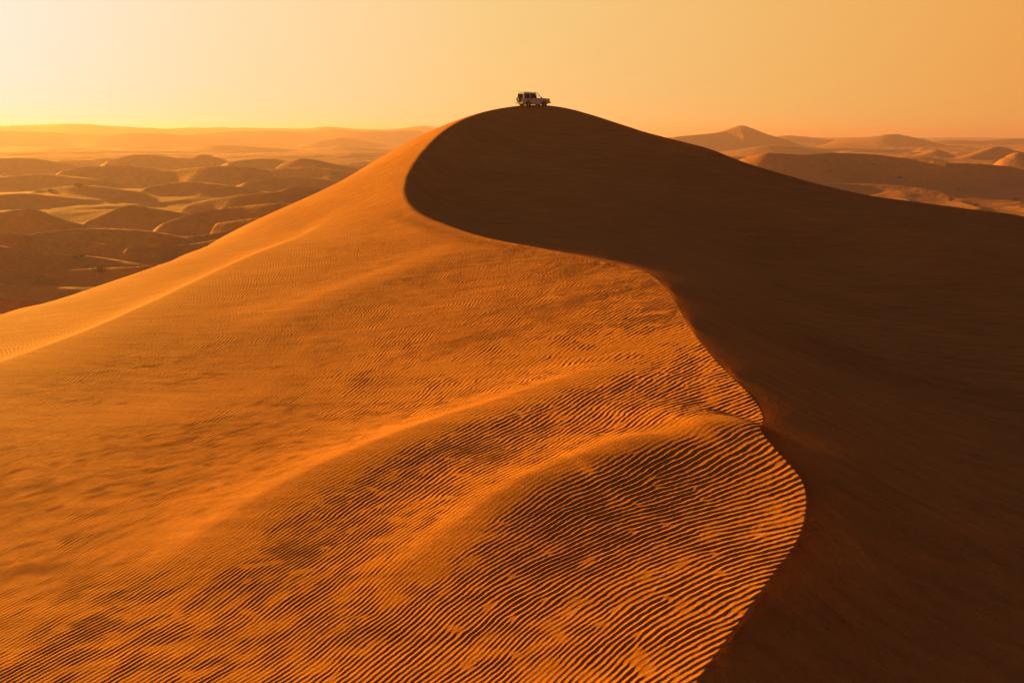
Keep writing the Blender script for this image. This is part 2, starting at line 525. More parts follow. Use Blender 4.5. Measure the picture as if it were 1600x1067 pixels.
# ------------------------------------------------------------------ wind ripples
# observed run of the ripple crests: place, bearing on the slope, spacing
OBS = [(1110, 718, 18, 12), (1235, 790, 8, 14), (1200, 860, 12, 15), (1100, 960, 22, 17), (1000, 1040, 28, 18), (1100, 840, 20, 14), (1050, 750, 24, 13), (950, 860, 33, 14),
       (850, 800, 40, 12), (850, 960, 38, 14), (700, 900, 42, 11), (700, 1040, 42, 12), (500, 1000, 42, 9.5), (560, 840, 40, 9), (300, 1000, 32, 8),
       (100, 960, 25, 7), (100, 800, 24, 6), (290, 680, 25, 6), (450, 620, 30, 5.5), (600, 640, 32, 6.5), (750, 620, 32, 8), (900, 680, 27, 10),
       (1050, 620, 27, 11), (1150, 640, 20, 11), (1000, 540, 30, 9), (900, 480, 35, 7.5), (800, 430, 42, 6), (700, 460, 42, 6), (600, 420, 46, 5), (640, 340, 50, 4.5),
       (400, 520, 34, 5), (150, 580, 26, 5.5), (1450, 700, -14, 8), (1500, 850, -16, 9), (1350, 620, -16, 6)]
OP, OV, OL = [], [], []
for u, v, deg, px in OBS:
    c = on_ground(u, v, 4, 130)
    dx, dy = math.cos(R(deg)) * 6, -math.sin(R(deg)) * 6
    q = on_ground(u + dx, v + dy, 4, 130)
    q0 = on_ground(u - dx, v - dy, 4, 130)
    n = on_ground(u + dy / 6 * px, v - dx / 6 * px, 4, 130)
    t = (q - q0)[:2]
    t /= np.linalg.norm(t)
    w = (n - c)[:2]
    lam = abs(w[0] * t[1] - w[1] * t[0])
    OP.append(c[:2])
    a2 = 2 * math.atan2(t[1], t[0])
    OV.append((math.cos(a2), math.sin(a2)))
    OL.append(math.log(lam))
OP, OV, OL = np.array(OP), np.array(OV), np.array(OL)
#print('RIPPLES', [(round(float(p[0]), 1), round(float(p[1]), 1), round(float(np.degrees(np.arctan2(v[1], v[0]) / 2))), round(float(np.exp(l)), 3)) for p, v, l in zip(OP, OV, OL)])


def basis(x, y):
    X, Y = np.clip(x, -26, 14) / 10.0, np.log(np.clip(y, 6, 75) / 15.0)
    return np.stack([np.ones_like(X), X, Y, X * Y, X * X, Y * Y], -1)


_lit = slice(0, len(OP) - 3)
_B = basis(OP[_lit, 0], OP[_lit, 1])
_fit = lambda v: np.linalg.solve(_B.T @ _B + .6 * np.eye(6), _B.T @ v)
_FC, _FS, _FL = _fit(OV[_lit, 0]), _fit(OV[_lit, 1]), _fit(OL[_lit])


def flow(x, y):
    """Crest bearing and spacing of the ripples at x, y."""
    B = basis(x, y)
    th = 0.5 * np.arctan2(B @ _FS, B @ _FC)
    d2 = (x[..., None] - OP[_lit, 0]) ** 2 + (y[..., None] - OP[_lit, 1]) ** 2
    w = np.exp(-d2 / (2 * (.19 * np.hypot(OP[_lit, 0], OP[_lit, 1])) ** 2))
    w = w / (w.sum(-1, keepdims=True) + .8)
    c2 = B @ _FC + w @ (OV[_lit, 0] - _B @ _FC)
    s2 = B @ _FS + w @ (OV[_lit, 1] - _B @ _FS)
    th = 0.5 * np.arctan2(s2, c2)
    lam = np.clip(np.exp(B @ _FL + w @ (OL[_lit] - _B @ _FL)) * .50, .072, .22)
    # on the lee apron they run the other way
    k = smooth(0, 3, lookup(T_S, x, y)) * (1 - smooth(30, 40, y))
    th = np.where(th < 0, th + math.pi, th)
    return th * (1 - k) + R(15) * k, lam * (1 - k) + .17 * k


class Ripples:
    """Phase field of sand ripples with natural Y junctions: Gabor kernels whose phases are brought into step."""

    def __init__(s, x0, x1, y0, y1, cell, spread, seed, rounds=14):
        s.x0, s.y0, s.c = x0, y0, cell
        s.nx, s.ny = int((x1 - x0) / cell) + 1, int((y1 - y0) / cell) + 1
        g = np.random.default_rng(seed)
        jx, jy = np.meshgrid(np.arange(s.nx), np.arange(s.ny))
        s.kx = x0 + (jx + g.random(jx.shape)) * cell
        s.ky = y0 + (jy + g.random(jx.shape)) * cell
        th, lam = flow(s.kx, s.ky)
        th = th + .11 * vnoise(s.kx / 1.9, s.ky / 1.9, 5) + .09 * vnoise(s.kx / .6, s.ky / .6, 6)
        lam = lam * (1 + .12 * vnoise(s.kx / 1.1, s.ky / 1.1, 7))
        k = 2 * math.pi / lam
        s.fx, s.fy = -np.sin(th) * k, np.cos(th) * k
        # all frequency vectors point the same way round
        flip = np.where(-s.fx * .7 + s.fy * .7 < 0, -1, 1)
        s.fx, s.fy = s.fx * flip, s.fy * flip
        s.inv = 1.0 / (2 * (spread * np.ones_like(lam)) ** 2)
        s.ph = g.random(jx.shape) * 2 * math.pi
        for _ in range(rounds):
            S = s.total(s.kx.ravel(), s.ky.ravel()).reshape(jx.shape)
            s.ph = np.angle(S)

    def total(s, x, y):
        i0 = np.floor((x - s.x0) / s.c).astype(np.int64)
        j0 = np.floor((y - s.y0) / s.c).astype(np.int64)
        S = np.zeros(x.shape, np.complex128)
        for dj in range(-2, 3):
            for di in range(-2, 3):
                i, j = np.clip(i0 + di, 0, s.nx - 1), np.clip(j0 + dj, 0, s.ny - 1)
                ex, ey = x - s.kx[j, i], y - s.ky[j, i]
                w = np.exp(-(ex * ex + ey * ey) * s.inv[j, i])
                a = s.fx[j, i] * ex + s.fy[j, i] * ey + s.ph[j, i]
                S += w * np.cos(a) + 1j * (w * np.sin(a))
        return S


RIP_NEAR = Ripples(-26, 16, 4, 28, .20, .19, 3, 6)
RIP_FAR = Ripples(-46, 34, 18, 106, .38, .36, 4, 6)


def ripple_height(x, y, s, k):
    out = np.zeros_like(x)
    r = np.hypot(x, y)
    lam = np.ones_like(x) * .2
    live = (r < 104) & (x > -44) & (x < 32) & (y > 4)
    # ripples live on the windward side and, fainter, on the low apron of the lee side
    soft = np.interp(lookup(T_P, x, y) / NS - 2, [0, 12, 20, 24, 26, 60], [.25, .25, .4, 3.0, 7., 7.])
    wside = 1 - smooth(-.35 * soft, .6 * soft, s)
    apron = smooth(1.5, 5, s) * (1 - smooth(14, 22, s)) * (1 - smooth(30, 36, y)) * .6
    m = np.maximum(wside, apron)
    # crowns of the spurs are swept smooth
    for q in SPW:
        d, h = q.near(x, y)
        w = np.where(d > 0, q.wr * .3, q.wl * .33)
        m *= 1 - .85 * np.clip(h / .15, 0, 1) * np.exp(-(d / w) ** 2)
    # patches of stronger and weaker rippling
    a_, c_ = x * SX + y * SY, x * SY - y * SX
    m *= np.clip(.94 + .13 * vnoise(c_ / 7, a_ / 1.6, 11) + .09 * vnoise(c_ / 2.4, a_ / .7, 12) + .10 * vnoise(c_ / .8, a_ / .4, 13), .4, 1.4)
    m *= 1 + .55 * smooth(20, 42, r)
    # the high left flank is smoother
    m *= 1 - .5 * smooth(-8, -18, x) * smooth(26, 36, y)
    live &= m > .01
    xi, yi, ri = x[live], y[live], r[live]
    fl = lookup(T_LAM, xi, yi)
    bl = smooth(19, 25, ri)
    h = np.zeros_like(xi)
    for R_, wgt in ((RIP_NEAR, 1 - bl), (RIP_FAR, bl)):
        q = wgt > 0
        if not q.any():
            continue
        S = R_.total(xi[q], yi[q])
        ph = np.angle(S) + .75 * vnoise(xi[q] / .21, yi[q] / .21, 51) + .45 * vnoise(xi[q] / .09 + yi[q] / .2, yi[q] / .09, 52)
        mag = np.abs(S)
        c = .5 + .5 * np.cos(ph + .35 * np.cos(ph) + .3 * np.sin(ph))
        h[q] += wgt[q] * (c ** 1.25 - .45) * np.clip(mag / 2.2, .15, 1)
    def rot(ang, lx, ly, seed):
        ca, sa = math.cos(ang), math.sin(ang)
        return vnoise((xi * ca + yi * sa) / lx, (yi * ca - xi * sa) / ly, seed)
    h = h * (1 + .34 * rot(.9, .42, .15, 31) + .26 * rot(.2, .22, .16, 34)) + .10 * rot(.75, .45, .12, 32) + .10 * rot(1.3, .15, .07, 33)
    out[live] = h * fl * m[live] * RIP_AMP
    return out


RIP_AMP = 0.115
T_LAM = flow(GXX, GYY)[1]

# ------------------------------------------------------------------ materials


def new_mat(name):
    m = bpy.data.materials.new(name)
    m.use_nodes = True
    nt = m.node_tree
    nt.nodes.clear()
    out = nn(nt, 'ShaderNodeOutputMaterial')
    b = nn(nt, 'ShaderNodeBsdfPrincipled')
    nt.links.new(b.outputs[0], out.inputs[0])
    return m, nt, b, out


def sand_material(name, fine):
    m, nt, b, out = new_mat(name)
    tc = nn(nt, 'ShaderNodeTexCoord')

    def noise(scale, detail, rough=.6):
        n = nn(nt, 'ShaderNodeTexNoise')
        n.inputs['Scale'].default_value = scale
        n.inputs['Detail'].default_value = detail
        n.inputs['Roughness'].default_value = rough
        nt.links.new(tc.outputs['Object'], n.inputs['Vector'])
        return n.outputs['Fac']
    if fine:
        c1 = ramp(nt, noise(.11, 5), [(.32, (.56, .196, .026)), (.68, (.66, .242, .034))])
    else:
        c1 = ramp(nt, noise(.012, 6), [(.3, (.40, .165, .046)), (.5, (.52, .210, .050)), (.7, (.60, .242, .052))])
    mp = nn(nt, 'ShaderNodeMapping')
    mp.inputs['Rotation'].default_value = (0, 0, R(38))
    mp.inputs['Scale'].default_value = (.35, 2.2, 1)
    nt.links.new(tc.outputs['Object'], mp.inputs['Vector'])
    sn = nn(nt, 'ShaderNodeTexNoise')
    sn.inputs['Scale'].default_value = 1.0
    sn.inputs['Detail'].default_value = 6
    sn.inputs['Roughness'].default_value = .65
    nt.links.new(mp.outputs[0], sn.inputs['Vector'])
    c1 = mix(nt, 'MULTIPLY', 1.0, c1, ramp(nt, sn.outputs['Fac'], [(.3, (.80, .80, .86)), (.7, (1.14, 1.14, 1.08))]))
    c2 = ramp(nt, noise(9.0 if fine else .2, 4), [(.3, (.86, .84, .80)), (.7, (1.06, 1.05, 1.04))])
    nt.links.new(mix(nt, 'MULTIPLY', 1.0, c1, c2), b.inputs['Base Color'])
    b.inputs['Roughness'].default_value = .93
    b.inputs['Specular IOR Level'].default_value = .04
    bm = nn(nt, 'ShaderNodeBump')
    if fine:
        h = mathn(nt, 'ADD', mathn(nt, 'MULTIPLY', noise(28, 5, .75), .02), mathn(nt, 'MULTIPLY', noise(5, 3), .02))
        bm.inputs['Strength'].default_value = .55
    else:
        h = mathn(nt, 'ADD', mathn(nt, 'MULTIPLY', noise(.35, 5, .62), .8), mathn(nt, 'MULTIPLY', noise(.06, 4), 3.0))
        bm.inputs['Strength'].default_value = .35
    bm.inputs['Distance'].default_value = 1.0
    nt.links.new(h, bm.inputs['Height'])
    nt.links.new(bm.outputs[0], b.inputs['Normal'])
    return m


SAND = sand_material("dune_sand", True)
SAND_FAR = sand_material("plain_sand", False)


def simple(name, col, rough=.5, metal=0.0, coat=0.0, vary=.12, scale=3.0):
    m, nt, b, out = new_mat(name)
    tc = nn(nt, 'ShaderNodeTexCoord')
    n = nn(nt, 'ShaderNodeTexNoise')
    n.inputs['Scale'].default_value = scale
    n.inputs['Detail'].default_value = 4
    nt.links.new(tc.outputs['Object'], n.inputs['Vector'])
    lo = tuple(c * (1 - vary) for c in col)
    hi = tuple(min(1, c * (1 + vary)) for c in col)
    nt.links.new(ramp(nt, n.outputs['Fac'], [(.3, lo), (.7, hi)]), b.inputs['Base Color'])
    b.inputs['Roughness'].default_value = rough
    b.inputs['Metallic'].default_value = metal
    b.inputs['Coat Weight'].default_value = coat
    return m


# ------------------------------------------------------------------ ground sheets
def link(o, **props):
    COL.objects.link(o)
    for k, v in props.items():
        o[k] = v
    return o


def grid_mesh(name, X, Y, Z, mat, closed=False):
    nr, nc = X.shape
    me = bpy.data.meshes.new(name)
    co = np.stack([X, Y, Z], -1).reshape(-1, 3).astype(np.float32)
    i = np.arange(nr - 1)[:, None] * nc
    j = np.arange(nc - 1)[None]
    a = (i + j).ravel()
    quads = np.stack([a, a + nc, a + nc + 1, a + 1], -1)[:, ::-1]
    nf = len(quads)
    me.vertices.add(len(co))
    me.vertices.foreach_set('co', co.ravel())
    me.loops.add(nf * 4)
    me.loops.foreach_set('vertex_index', quads.ravel().astype(np.int32))
    me.polygons.add(nf)
    me.polygons.foreach_set('loop_start', np.arange(0, nf * 4, 4, dtype=np.int32))
    me.polygons.foreach_set('loop_total', np.full(nf, 4, dtype=np.int32))
    me.polygons.foreach_set('use_smooth', np.ones(nf, dtype=bool))
    me.materials.append(mat)
    me.update()
    me.validate()
    return bpy.data.objects.new(name, me)


def steps(edges, dr):
    out = [edges[0]]
    while out[-1] < edges[-1]:
        out.append(out[-1] + float(np.interp(out[-1], edges, dr)))
    return np.array(out)


import os
DET = float(os.environ.get('DET', 1))
az_f = np.arange(-41, 41.001, .055 / DET)
az = np.concatenate([np.arange(-180, -41, 1.5), az_f, np.arange(41.75, 180.01, 1.5)])
az[0], az[-1] = -180, 180
A = np.radians(az)
r_near = steps([1.5, 4, 6, 9, 14, 22, 32, 50, 80, 110, 150], [.3, .12, .016 / DET, .015 / DET, .02 / DET, .032 / DET, .055 / DET, .08, .12, .25, .6])
RR, AA = np.meshgrid(r_near, A, indexing='ij')
X, Y = RR * np.sin(AA), RR * np.cos(AA)
Z, S_, K_, H_ = ground(X, Y, True)
Z = Z + ripple_height(X.ravel(), Y.ravel(), S_.ravel(), K_.ravel()).reshape(X.shape) * H_
print('dune grid', X.shape, r_near[-1])
dune_ob = link(grid_mesh("sand_dune", X, Y, Z, SAND), kind="structure")

az2 = np.concatenate([np.arange(-180, -42, 2.0), np.arange(-42, 42.01, .12), np.arange(44, 180.01, 2.0)])
az2[-1] = 180
A2 = np.radians(az2)
r_far = np.concatenate([[r_near[-1] - .6], steps([r_near[-1], 400, 1000, 2000, 5000, 9500], [1.0, 2.2, 6, 14, 60, 500])])
RR, AA = np.meshgrid(r_far, A2, indexing='ij')
X2, Y2 = RR * np.sin(AA), RR * np.cos(AA)
Z2 = ground(X2, Y2)
Z2[0] -= .15
print('plain grid', X2.shape)
link(grid_mesh("desert_plain", X2, Y2, Z2, SAND_FAR), kind="structure")

# ------------------------------------------------------------------ haze
def box_mesh(name, lo, hi):
    bm = bmesh.new()
    bmesh.ops.create_cube(bm, size=1)
    for v in bm.verts:
        v.co = Vector([(l + h) / 2 + c * (h - l) for c, l, h in zip(v.co, lo, hi)])
    me = bpy.data.meshes.new(name)
    bm.to_mesh(me)
    bm.free()
    return bpy.data.objects.new(name, me)


HAZE_DENSITY = 0.00025
gmin = min(float(Z.min()), float(Z2.min()))
gmax = max(float(Z.max()), float(Z2.max()))
print('ground', gmin, gmax)
hz = link(box_mesh("haze", (-10500, -10500, gmin - 1), (10500, 10500, gmax + 3)), kind="stuff")
hm = bpy.data.materials.new("haze")
hm.use_nodes = True
ht = hm.node_tree
ht.nodes.clear()
pv = nn(ht, 'ShaderNodeVolumePrincipled')
pv.inputs['Color'].default_value = (.74, .50, .60, 1)
pv.inputs['Density'].default_value = HAZE_DENSITY
pv.inputs['Anisotropy'].default_value = .40
ho = nn(ht, 'ShaderNodeOutputMaterial')
ht.links.new(pv.outputs[0], ho.inputs['Volume'])
hz.data.materials.append(hm)


# ------------------------------------------------------------------ the car on the summit
class MB:
    """Collects shapes into one mesh."""

    def __init__(s):
        s.bm = bmesh.new()

    def prism(s, pts, y0, y1, y0t=None, y1t=None, zt=None):
        """Outline pts (x, z) swept across from y0 to y1."""
        a = [s.bm.verts.new((x, y0, z)) for x, z in pts]
        b = [s.bm.verts.new((x, y1, z)) for x, z in pts]
        n = len(pts)
        s.bm.faces.new(a)
        s.bm.faces.new(b[::-1])
        for i in range(n):
            s.bm.faces.new((a[(i + 1) % n], a[i], b[i], b[(i + 1) % n]))
        return s

    def box(s, lo, hi):
        return s.prism([(lo[0], lo[2]), (hi[0], lo[2]), (hi[0], hi[2]), (lo[0], hi[2])], lo[1], hi[1])

    def slab(s, quad, t):
        """A sheet with four corners, t thick."""
        q = [Vector(p) for p in quad]
        n = (q[1] - q[0]).cross(q[3] - q[0]).normalized() * t
        a = [s.bm.verts.new(p) for p in q]
        b = [s.bm.verts.new(p + n) for p in q]
        s.bm.faces.new(a[::-1])
        s.bm.faces.new(b)
        for i in range(4):
            s.bm.faces.new((a[i], a[(i + 1) % 4], b[(i + 1) % 4], b[i]))
        return s

    def bar(s, p, q, r, seg=8):
        p, q = Vector(p), Vector(q)
        d = (q - p).normalized()
        u = d.orthogonal().normalized()
        v = d.cross(u)
        A, B = [], []
        for i in range(seg):
            t = 2 * math.pi * i / seg
            o = (u * math.cos(t) + v * math.sin(t)) * r
            A.append(s.bm.verts.new(p + o))
            B.append(s.bm.verts.new(q + o))
        s.bm.faces.new(A[::-1])
        s.bm.faces.new(B)
        for i in range(seg):
            s.bm.faces.new((A[i], A[(i + 1) % seg], B[(i + 1) % seg], B[i]))
        return s

    def ring(s, c, axis, prof, seg=28):
        """Profile (offset along axis, radius) turned round axis at c."""
        c, d = Vector(c), Vector(axis).normalized()
        u = d.orthogonal().normalized()
        v = d.cross(u)
        rows = []
        for o, r in prof:
            rows.append([s.bm.verts.new(c + d * o + (u * math.cos(2 * math.pi * i / seg) + v * math.sin(2 * math.pi * i / seg)) * r) for i in range(seg)])
        for a, b in zip(rows[:-1], rows[1:]):
            for i in range(seg):
                s.bm.faces.new((a[i], a[(i + 1) % seg], b[(i + 1) % seg], b[i]))
        s.bm.faces.new(rows[0][::-1])
        s.bm.faces.new(rows[-1])
        return s

    def build(s, name, mat, parent=None, bevel=0.0, smooth_=False, **props):
        bmesh.ops.recalc_face_normals(s.bm, faces=s.bm.faces)
        if bevel:
            es = [e for e in s.bm.edges if len(e.link_faces) == 2 and e.calc_face_angle(0) > .5]
            bmesh.ops.bevel(s.bm, geom=es, offset=bevel, segments=2, profile=.6, affect='EDGES', clamp_overlap=True)
        me = bpy.data.meshes.new(name)
        s.bm.to_mesh(me)
        s.bm.free()
        me.materials.append(mat)
        if smooth_:
            me.polygons.foreach_set('use_smooth', [True] * len(me.polygons))
        o = bpy.data.objects.new(name, me)
        if parent:
            o.parent = parent
        return link(o, **props)


PAINT = simple("dusty_white_paint", (.86, .78, .52), .38, coat=.4, vary=.10, scale=2.0)
TRIM = simple("black_trim", (.022, .020, .018), .6)
TYRE = simple("tyre_rubber", (.020, .018, .016), .85, scale=9)
RIM = simple("wheel_steel", (.34, .32, .29), .4, .7)
CHROME = simple("dull_chrome", (.42, .40, .37), .3, .9)
RED = simple("red_lens", (.45, .02, .012), .25)
AMBER = simple("amber_lens", (.75, .25, .02), .25)
LENS = simple("headlight_lens", (.72, .70, .64), .15)
SEATM = simple("seat_fabric", (.05, .045, .04), .9)


def glass(name, tint, trans):
    m, nt, b, out = new_mat(name)
    b.inputs['Base Color'].default_value = (*tint, 1)
    b.inputs['Roughness'].default_value = .03
    b.inputs['Transmission Weight'].default_value = trans
    b.inputs['IOR'].default_value = 1.05
    return m


CLEAR = glass("clear_glass", (.93, .95, .93), 1.0)
TINT = glass("tinted_glass", (.05, .045, .04), .8)

CAR_HEADING = R(34)
_cu = at(833, 165.0, 101.6)
car_xy = np.array([_cu[0], _cu[1]])
hx = np.array([math.cos(CAR_HEADING), math.sin(CAR_HEADING)])
hy = np.array([-hx[1], hx[0]])
CAR_SIZE = .93
WB, TR, WR = 2.66, .74, .385                 # wheel base, half track, tyre radius
spots = {}
for fx in (1, -1):
    for sy in (1, -1):
        p = car_xy + hx * fx * WB / 2 * CAR_SIZE + hy * sy * TR * CAR_SIZE
        spots[fx, sy] = np.array([p[0], p[1], float(ground(np.array([p[0]]), np.array([p[1]]))[0])])
fwd = Vector((spots[1, 1] + spots[1, -1] - spots[-1, 1] - spots[-1, -1])).normalized()
lft = Vector((spots[1, 1] + spots[-1, 1] - spots[1, -1] - spots[-1, -1]))
upv = fwd.cross(lft).normalized()
lft = upv.cross(fwd).normalized()
org = Vector(sum(spots.values()) / 4)
car = bpy.data.objects.new("off_road_car", None)
car.empty_display_size = .5
car.matrix_world = Matrix((( fwd.x, lft.x, upv.x, org.x), (fwd.y, lft.y, upv.y, org.y), (fwd.z, lft.z, upv.z, org.z - .07), (0, 0, 0, 1))) @ Matrix.Scale(CAR_SIZE, 4)
link(car, label="dusty white boxy off-road car parked on the summit of the great dune", category="car")
print('car at', org, 'tilt', math.degrees(math.asin(fwd.z)), math.degrees(math.asin(lft.z)))


def arch(xc, r=.47, n=9, zc=WR):
    """Wheel arch from rear to front along the sill."""
    z0 = .42
    a0 = math.asin((z0 - zc) / r)
    return [(xc - r * math.cos(t), zc + r * math.sin(t)) for t in np.linspace(a0, math.pi - a0, n)]


XR, XF = -WB / 2, WB / 2
low = [(-2.16, .46)] + arch(XR) + [(XR + .6, .38), (XF - .6, .38)] + arch(XF) + [(2.12, .50), (2.18, .62), (2.18, 1.04), (2.10, 1.11), (1.00, 1.19), (.86, 1.20), (-2.16, 1.20), (-2.20, 1.10), (-2.20, .62)]
b = MB()
b.prism(low, -.86, .86)
b.build("body", PAINT, car, bevel=.035)
# cabin: roof, pillars
b = MB()
HW, RW = .84, .72                            # half width at waist and roof
b.prism([(-2.12, 1.80), (-2.05, 1.875), (-1.2, 1.90), (.10, 1.88), (.28, 1.83), (.24, 1.80)], -RW, RW)
b.build("roof", PAINT, car, bevel=.03)


def pillar(name, x0, x1, xt0, xt1, mat):
    for sy in (-1, 1):
        q = [(x0, sy * HW, 1.185), (x1, sy * HW, 1.185), (xt1, sy * RW, 1.81), (xt0, sy * RW, 1.81)]
        MB().slab(q if sy < 0 else q[::-1], -.05).build(name, mat, car, bevel=.006)


pillar("rear_pillar", -2.16, -1.98, -2.10, -1.92, PAINT)
pillar("middle_pillar", -1.14, -1.00, -1.12, -.99, PAINT)
pillar("windscreen_pillar", .80, .88, .16, .26, PAINT)
pillar("door_pillar", -.20, -.10, -.22, -.13, TRIM)


def side_pane(name, x0, x1, xt0, xt1, mat, sy):
    e = .022
    q = [(x0, sy * (HW - e), 1.18), (x1, sy * (HW - e), 1.18), (xt1, sy * (RW - e), 1.805), (xt0, sy * (RW - e), 1.805)]
    MB().slab(q if sy < 0 else q[::-1], -.006).build(name, mat, car)


for sy in (-1, 1):
    side_pane("quarter_window", -1.98, -1.14, -1.92, -1.12, TINT, sy)
    side_pane("side_window", -1.00, -.20, -.99, -.22, TINT, sy)
    side_pane("side_window", -.10, .80, -.13, .16, CLEAR, sy)
MB().slab([(.86, -HW + .05, 1.185), (.86, HW - .05, 1.185), (.25, RW - .04, 1.81), (.25, -RW + .04, 1.81)], .006).build("windscreen", CLEAR, car)
MB().slab([(-2.175, HW - .16, 1.24), (-2.175, -HW + .16, 1.24), (-2.115, -RW + .10, 1.78), (-2.115, RW - .10, 1.78)], .008).build("rear_window", TINT, car)
MB().slab([(-2.155, HW - .05, 1.185), (-2.155, -HW + .05, 1.185), (-2.10, -RW + .03, 1.82), (-2.10, RW - .03, 1.82)], -.03).build("tailgate_frame", PAINT, car)
# rear bulkhead shade and seats, seen dark through the panes
for sy in (-1, 1):
    MB().box((-.02, sy * .40 - .24, 1.14), (.12, sy * .40 + .24, 1.56)).box((.0, sy * .40 - .12, 1.59), (.10, sy * .40 + .12, 1.74)).build("front_seat", SEATM, car, bevel=.03)
MB().box((-.95, -.66, 1.14), (-.80, .66, 1.66)).build("rear_seat", SEATM, car, bevel=.03)
MB().ring((.52, .40, 1.28), (1, 0, .4), [(-.012, .17), (.012, .17), (.012, .15), (-.012, .15)], 20).build("steering_wheel", TRIM, car)


def wheel(name, c, ax, parent, rim=None):
    w = bpy.data.objects.new(name, None)
    w.parent = parent
    w.location = c
    w.empty_display_size = .2
    link(w)
    MB().ring((0, 0, 0), ax, [(-.115, .25), (-.125, .34), (-.10, WR - .005), (-.05, WR), (.05, WR), (.10, WR - .005), (.125, .34), (.115, .25)], 32).build("tyre", TYRE, w, smooth_=False)
    m = MB().ring((0, 0, 0), ax, [(.09, .245), (.128, .245), (.128, .215), (.10, .19), (.085, .10), (.12, .085), (.125, .05)], 24)
    for k in range(6):
        t = k * math.pi / 3
        a = Vector(ax)
        u = a.orthogonal().normalized()
        v = a.cross(u)
        d = u * math.cos(t) + v * math.sin(t)
        m.bar(a * .10 + d * .07, a * .115 + d * .22, .026, 6)
    m.build("rim", rim or RIM, w)
    return w


for fx in (1, -1):
    for sy in (1, -1):
        wheel("wheel", (fx * WB / 2, sy * TR, WR), (0, sy, 0), car)
        m = MB()
        pts = arch(fx * WB / 2, .475, 12)
        out = arch(fx * WB / 2, .535, 12)
        for i in range(len(pts) - 1):
            m.prism([pts[i], pts[i + 1], out[i + 1], out[i]], sy * .80 if sy > 0 else -.90, sy * .90 if sy > 0 else -.80)
        m.build("wheel_arch_flare", TRIM, car)
wheel("spare_wheel", (-2.34, .12, 1.02), (-1, 0, 0), car, TRIM)
MB().box((-2.36, -.88, .52), (-2.17, .88, .68)).build("rear_bumper", TRIM, car, bevel=.03)
MB().prism([(2.17, .50), (2.34, .53), (2.36, .68), (2.17, .70)], -.90, .90).build("front_bumper", TRIM, car, bevel=.03)
MB().box((2.17, -.52, .76), (2.20, .52, .98)).build("grille", TRIM, car, bevel=.008)
for sy in (-1, 1):
    MB().ring((2.165, sy * .66, .88), (1, 0, 0), [(0, .10), (.03, .10), (.05, .07)], 18).build("headlight", LENS, car)
    MB().box((2.10, sy * .845 - .04, .80), (2.185, sy * .845 + .022, .96)).build("turn_signal", AMBER, car, bevel=.006)
    MB().box((-2.23, sy * .76 - .075, .84), (-2.19, sy * .76 + .075, 1.12)).build("tail_light", RED, car, bevel=.008)
    m = MB().box((.62, sy * .98 - .09, 1.19), (.70, sy * .98 + .09, 1.34))
    m.bar((.68, sy * .86, 1.22), (.67, sy * .94, 1.25), .018)
    m.build("side_mirror", TRIM, car, bevel=.015)
    for x in (-.92, -.02):
        MB().box((x, sy * .872 - .012, 1.03), (x + .16, sy * .872 + .012, 1.065)).build("door_handle", TRIM, car, bevel=.006)
    for x in (-1.05, -.16, .86):              # shut lines of the doors
        MB().box((x, sy * .8605 - .002, .50), (x + .012, sy * .8605 + .002, 1.17)).build("door_gap", TRIM, car)
    MB().box((-.84, sy * .88 - .09, .36), (.84, sy * .88 + .03, .41)).build("side_step", TRIM, car, bevel=.01)
    MB().bar((-1.9, sy * .62, 1.95), (.0, sy * .62, 1.95), .02).bar((-1.8, sy * .62, 1.88), (-1.8, sy * .62, 1.95), .016).bar((-.9, sy * .62, 1.88), (-.9, sy * .62, 1.95), .016).bar((-.1, sy * .62, 1.87), (-.1, sy * .62, 1.95), .016).build("roof_rail", TRIM, car)
for fx in (1, -1):
    MB().bar((fx * WB / 2, -TR, WR), (fx * WB / 2, TR, WR), .05).build("axle", TRIM, car)
MB().bar((-2.24, .12, 1.02), (-2.12, .12, 1.02), .06).build("spare_mount", TRIM, car)

# ------------------------------------------------------------------ shrubs on the plain
SHRUB = simple("dry_shrub", (.062, .060, .026), .9, vary=.4, scale=6)


def shrub(w, h, seed):
    """A low desert bush: a fan of thin stems carrying small leaf blades."""
    g = random.Random(seed)
    bm = bmesh.new()
    n = 34
    for i in range(n):
        az_, le = g.uniform(0, 2 * math.pi), g.uniform(.45, 1.0)
        lean = g.uniform(.15, 1.0)
        p = Vector((0, 0, 0))
        tip = Vector((math.cos(az_) * lean * w / 2, math.sin(az_) * lean * w / 2, h * le * (1.1 - .55 * lean)))
        prev = None
        for k in range(5):
            t = k / 4
            q = tip * t + Vector((0, 0, h * .22 * math.sin(t * math.pi)))
            q += Vector((g.uniform(-1, 1), g.uniform(-1, 1), g.uniform(-.5, .5))) * w * .03 * t
            if prev is not None:
                r = w * .008
                s_ = (q - prev).cross(Vector((g.uniform(-1, 1), g.uniform(-1, 1), .3))).normalized() * r
                f = [bm.verts.new(x) for x in (prev - s_, prev + s_, q + s_ * .7, q - s_ * .7)]
                bm.faces.new(f)
            if k >= 1:
                for _ in range(7):
                    c = q + Vector((g.gauss(0, 1), g.gauss(0, 1), g.gauss(0, .6))) * w * .05
                    c.z = max(c.z, .02 * h)
                    d1 = Vector((g.gauss(0, 1), g.gauss(0, 1), g.gauss(0, 1))).normalized() * w * g.uniform(.02, .05)
                    d2 = d1.orthogonal().normalized() * w * g.uniform(.010, .022)
                    bm.faces.new([bm.verts.new(x) for x in (c - d1, c + d2, c + d1, c - d2)])
            prev = q
    me = bpy.data.meshes.new("desert_shrub")
    bm.to_mesh(me)
    bm.free()
    me.materials.append(SHRUB)
    return me


